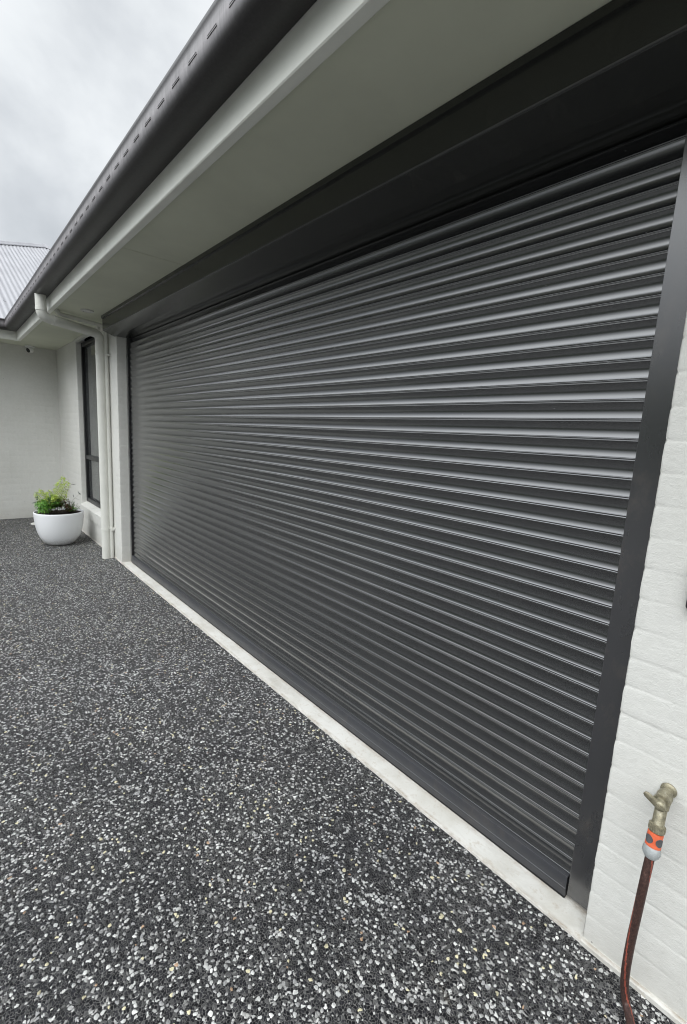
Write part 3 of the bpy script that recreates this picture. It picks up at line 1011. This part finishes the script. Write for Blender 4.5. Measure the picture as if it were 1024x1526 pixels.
def m_leaf(name, a, b_, rough=.45):
    m, nt, b = mat(name, a, rough, .4)
    oi = N(nt, 'ShaderNodeNewGeometry')
    v = coords(nt)
    L(nt, ramp(nt, oi.outputs['Random Per Island'], [(.0, a), (1.0, b_)]).outputs['Color'], b.inputs['Base Color'])
    b.inputs['Subsurface Weight'].default_value = .0
    tr = N(nt, 'ShaderNodeBsdfTranslucent'); L(nt, ramp(nt, oi.outputs['Random Per Island'], [(.0, a), (1.0, b_)]).outputs['Color'], tr.inputs['Color'])
    mx = N(nt, 'ShaderNodeMixShader'); mx.inputs[0].default_value = .3
    out = nt.nodes['Material Output']
    L(nt, b.outputs[0], mx.inputs[1]); L(nt, tr.outputs[0], mx.inputs[2]); L(nt, mx.outputs[0], out.inputs['Surface'])
    return m
M_LIME = m_leaf('lime_leaf', (.34,.48,.06), (.62,.72,.17))
M_GREEN = m_leaf('green_leaf', (.09,.26,.04), (.26,.50,.09))
M_DARK = m_leaf('dark_leaf', (.03,.08,.022), (.07,.14,.045))
M_RED = m_leaf('bronze_leaf', (.09,.035,.02), (.17,.09,.05))
M_GREY = m_leaf('grey_leaf', (.10,.12,.11), (.18,.20,.17))
m_stem, nt, b = mat('stem_bark', (.10,.09,.06), .8, .2)
L(nt, ramp(nt, noise_n(nt, coords(nt), 90, 4), [(.3,(.06,.05,.035)),(.7,(.14,.12,.08))]).outputs['Color'], b.inputs['Base Color'])

rng = random.Random(21)
def leaf(mb, p, d, ln, wd, m, droop=.25):
    d = d.normalized()
    s = d.cross(Vector((0,0,1)))
    if s.length < .05: s = Vector((1,0,0))
    s.normalize(); s = (s + Vector((rng.uniform(-.4,.4), rng.uniform(-.4,.4), rng.uniform(-.5,.5)))).normalized()
    u = s.cross(d).normalized()
    v = [p]
    for (t, w) in ((.22,.72),(.5,1.0),(.78,.62)):
        c_ = p + d*ln*t - Vector((0,0,1))*droop*ln*t*t
        v += [c_ + s*wd*w*.5 + u*wd*.12, c_ - u*wd*.05, c_ - s*wd*w*.5 + u*wd*.12]
    v.append(p + d*ln - Vector((0,0,1))*droop*ln)
    f = [(0,1,2),(0,2,3),(1,4,5,2),(2,5,6,3),(4,7,8,5),(5,8,9,6),(7,10,8),(8,10,9)]
    mb.add(v, f, m)
plant = empty('nandina_shrub', PC + Vector((-.02,-.03,.39)))
tag(plant, 'leafy shrub with lime tips and green lower leaves growing in the white pot', 'plant')
st = MB(); lf = MB()
def spray(base, tip, m, nl, ln, wd, sub=5, rs=.0022):
    base = Vector(base); tip = Vector(tip)
    mid = (base+tip)/2 + Vector((rng.uniform(-.02,.02), rng.uniform(-.02,.02), .03))
    pts = [base*(1-t)**2 + mid*2*t*(1-t) + tip*t*t for t in [i/8 for i in range(9)]]
    st.tube(pts, [rs*(1-.6*i/8) for i in range(9)], 6)
    ax = (tip-base).normalized()
    for k in range(sub):
        t = .35 + .65*(k+.5)/sub
        p = base*(1-t)**2 + mid*2*t*(1-t) + tip*t*t
        for sgn in (-1, 1):
            a = rng.uniform(0, 6.28)
            sd = ax.cross(Vector((math.cos(a), math.sin(a), .3))).normalized()*sgn
            tw = p + (ax*.6 + sd).normalized()*ln*1.6*(1.2-t*.5)
            st.tube([p, tw], [rs*.4, rs*.2], 5, False)
            for j in range(nl):
                q = p.lerp(tw, (j+.6)/nl)
                for s2 in (-1, 1):
                    dd = ((tw-p).normalized()*.7 + ax.cross(tw-p).normalized()*s2*.8 + Vector((rng.uniform(-.3,.3), rng.uniform(-.3,.3), rng.uniform(-.2,.3))))
                    leaf(lf, q, dd, ln*1.25*rng.uniform(.7,1.2), wd*1.25*rng.uniform(.7,1.2), m)
            leaf(lf, tw, (tw-p), ln, wd, m)
o0 = PC + Vector((0,-.04,.385))
def frond(base, tip, m, n=8, ln=.029, wd=.0135, rs=.0018, wide=.075):
    """flat feathery frond: paired side twigs, each with paired small leaflets"""
    base = Vector(base); tip = Vector(tip)
    mid = (base+tip)/2 + Vector((0, 0, .055))
    cur = lambda t: base*(1-t)**2 + mid*2*t*(1-t) + tip*t*t
    st.tube([cur(i/8) for i in range(9)], [rs*(1-.7*i/8) for i in range(9)], 6)
    nrm = Vector((rng.uniform(.25,.9), rng.uniform(-.3,.3), rng.uniform(.5,1))).normalized()
    for k in range(n):
        t = .38 + .60*k/(n-1)
        p = cur(t); ax = (cur(min(1, t+.04)) - cur(t-.04)).normalized()
        side = ax.cross(nrm).normalized()
        L_ = wide*(1-.75*((k/(n-1)))**1.3)*rng.uniform(.8,1.15)
        for sg in (-1, 1):
            tw = p + (ax*.55 + side*sg).normalized()*L_ - Vector((0,0,.012))
            st.tube([p, tw], [rs*.4, rs*.2], 4, False)
            d0 = (tw-p).normalized(); s0 = d0.cross(nrm).normalized()
            nn_ = max(2, int(L_/.019))
            for j in range(nn_):
                q = p.lerp(tw, (j+.5)/nn_)
                for s2 in (-1, 1):
                    leaf(lf, q, d0*.6 + s0*s2 + Vector((rng.uniform(-.15,.15),)*3), ln*rng.uniform(.7,1.1), wd*rng.uniform(.8,1.15), m)
            leaf(lf, tw, d0, ln, wd, m)
    leaf(lf, tip, (tip-mid), ln, wd, m)
for (dy, z, dx) in ((-.225,.655,-.03),(-.19,.70,.02),(-.11,.68,.06),(.02,.77,-.03),(.06,.845,.0),(.10,.79,.05),(-.06,.63,.12)):
    frond(o0 + Vector((rng.uniform(-.03,.03), rng.uniform(-.03,.03), 0)), PC + Vector((dx, dy, z)), 0)
for i in range(9):
    dy = rng.uniform(-.22,.05); z = rng.uniform(.50,.64); dx = rng.uniform(-.08,.18)
    frond(o0 + Vector((rng.uniform(-.05,.05), rng.uniform(-.08,.04), 0)), PC + Vector((dx, dy, z)), 1, 7, .030, .015)
for i in range(11):
    dy = rng.uniform(-.20,.05); z = rng.uniform(.45,.60); dx = rng.uniform(-.12,.16)
    spray(o0 + Vector((rng.uniform(-.05,.05), rng.uniform(-.08,.04), 0)), PC + Vector((dx, dy, z)), 1 if rng.random() < .5 else 2, 3, .028, .012, 4)
for (dy, z) in ((-.25,.57),(-.25,.50),(-.22,.45)):
    spray(o0, PC + Vector((.03, dy, z)), 2 if z > .55 else 1, 2, .034, .012, 3)
# bronze leaves in the middle
for i in range(3):
    spray(o0 + Vector((.02,.05,0)), PC + Vector((rng.uniform(0,.10), rng.uniform(.0,.10), rng.uniform(.46,.56))), 3, 3, .030, .012, 4)
# sparse grey twigs to the right
for (dy, z, dx) in ((.25,.635,0),(.17,.78,.0),(.11,.55,.05)):
    spray(o0 + Vector((0,.03,.0)), PC + Vector((dx, dy, z)), 4, 1, .026, .008, 3, .0016)
st.build('stem', m_stem, plant, smooth=True)
lf.build('foliage', [M_LIME, M_GREEN, M_DARK, M_RED, M_GREY], plant, smooth=True, fixn=False)
recenter(plant)
st = MB(); lf = MB()
bush = empty('low_bush', PC + Vector((0,.12,.39)))
tag(bush, 'low dark green fine leaved bush at the right side of the white pot', 'plant')
for i in range(60):
    a = rng.uniform(0, 6.28); r_ = rng.uniform(0,.095)
    b0 = PC + Vector((r_*.4*math.cos(a), .115 + r_*.4*math.sin(a), .388))
    tp_ = PC + Vector((r_*1.4*math.cos(a), .125 + r_*1.15*math.sin(a),   .388 + rng.uniform(.05,.135)))
    st.tube([b0, tp_], [.0014,.0007], 5)
    for k in range(16):
        t = .25+.75*k/15
        p = b0.lerp(tp_, t); an = k*2.4
        leaf(lf, p, Vector((math.cos(an), math.sin(an), .7)), rng.uniform(.014,.022), .0075, 0 if rng.random() < .6 else (1 if rng.random() < .8 else 2))
st.build('stem', m_stem, bush, smooth=True)
lf.build('foliage', [M_DARK, M_GREEN, M_RED], bush, smooth=True, fixn=False)
recenter(bush)

# ------------------------------------------------------------------ sky, light
w = bpy.data.worlds.new('World'); SC.world = w; w.use_nodes = True
nt = w.node_tree; bg = nt.nodes['Background']
SUN_EL, SUN_AZ = R(48), R(160)     # azimuth measured clockwise from +Y
sky = N(nt, 'ShaderNodeTexSky', sky_type='NISHITA'); sky.sun_disc = False
sky.sun_elevation = SUN_EL; sky.sun_rotation = SUN_AZ
tc = N(nt, 'ShaderNodeTexCoord')
mp = N(nt, 'ShaderNodeMapping'); mp.inputs['Scale'].default_value = (1.0, 1.0, 2.0); mp.inputs['Location'].default_value = (.35, .1, .2)
L(nt, tc.outputs['Generated'], mp.inputs['Vector'])
n1 = noise_n(nt, mp.outputs['Vector'], 1.55, 6, .52, .35)
cl = ramp(nt, n1, [(.34, (4.7,5.0,5.3)), (.46, (6.2,6.5,6.8)), (.56, (8.0,8.3,8.5)), (.72, (9.4,9.6,9.7))]).outputs['Color']
# overcast sky: darker toward the horizon and brighter overhead on the open side behind the photographer
sx = N(nt, 'ShaderNodeSeparateXYZ'); L(nt, tc.outputs['Generated'], sx.inputs[0])
zf = N(nt, 'ShaderNodeMapRange', interpolation_type='SMOOTHSTEP'); L(nt, sx.outputs['Z'], zf.inputs['Value'])
zf.inputs['From Min'].default_value = .10; zf.inputs['From Max'].default_value = .72; zf.inputs['To Min'].default_value = .50; zf.inputs['To Max'].default_value = 5.2
sd = N(nt, 'ShaderNodeMapRange', interpolation_type='SMOOTHSTEP'); L(nt, sx.outputs['Y'], sd.inputs['Value'])
sd.inputs['From Min'].default_value = .05; sd.inputs['From Max'].default_value = -.50
mxf = N(nt, 'ShaderNodeMix', data_type='FLOAT'); L(nt, sd.outputs['Result'], mxf.inputs[0]); mxf.inputs[2].default_value = 1.16; L(nt, zf.outputs['Result'], mxf.inputs[3])
fac = mxf.outputs[0]
sc_ = N(nt, 'ShaderNodeVectorMath', operation='SCALE'); L(nt, cl, sc_.inputs[0]); L(nt, fac, sc_.inputs['Scale'])
c = mixc(nt, .92, sky.outputs['Color'], sc_.outputs[0])
L(nt, c, bg.inputs['Color']); bg.inputs['Strength'].default_value = .10

sl = bpy.data.lights.new('sun', 'SUN'); sl.energy = 1.1; sl.angle = R(45); sl.color = (1, .985, .96)
so = bpy.data.objects.new('sun', sl); COL.objects.link(so)
d = Vector((math.sin(SUN_AZ)*math.cos(SUN_EL), math.cos(SUN_AZ)*math.cos(SUN_EL), math.sin(SUN_EL)))
so.rotation_euler = d.to_track_quat('Z', 'Y').to_euler(); so.location = d*20

# ------------------------------------------------------------------ camera
cd_ = bpy.data.cameras.new('camera'); co = bpy.data.objects.new('camera', cd_); COL.objects.link(co)
cd_.sensor_width = 36; cd_.sensor_fit = 'AUTO'; cd_.lens = 681.26/1526*36; cd_.clip_start = .02; cd_.clip_end = 500
yaw, pit, rol = -.85, -.164, .0544
f_ = Vector((math.cos(pit)*math.sin(yaw), math.cos(pit)*math.cos(yaw), math.sin(pit)))
rt = Vector((math.cos(yaw), -math.sin(yaw), 0)); up = rt.cross(f_)
r2 = rt*math.cos(rol) + up*math.sin(rol); u2 = -rt*math.sin(rol) + up*math.cos(rol)
from mathutils import Matrix
Mx = Matrix((r2, u2, -f_)).transposed().to_4x4(); Mx.translation = Vector((5.3171,-1.4194,1.5348))
co.matrix_world = Mx
SC.camera = co

SC.render.engine = 'CYCLES'
SC.cycles.use_denoising = True
SC.cycles.max_bounces = 8
SC.cycles.pixel_filter_type = 'BLACKMAN_HARRIS'; SC.cycles.filter_width = 1.05
SC.view_settings.view_transform = 'Standard'; SC.view_settings.look = 'None'; SC.view_settings.exposure = 0
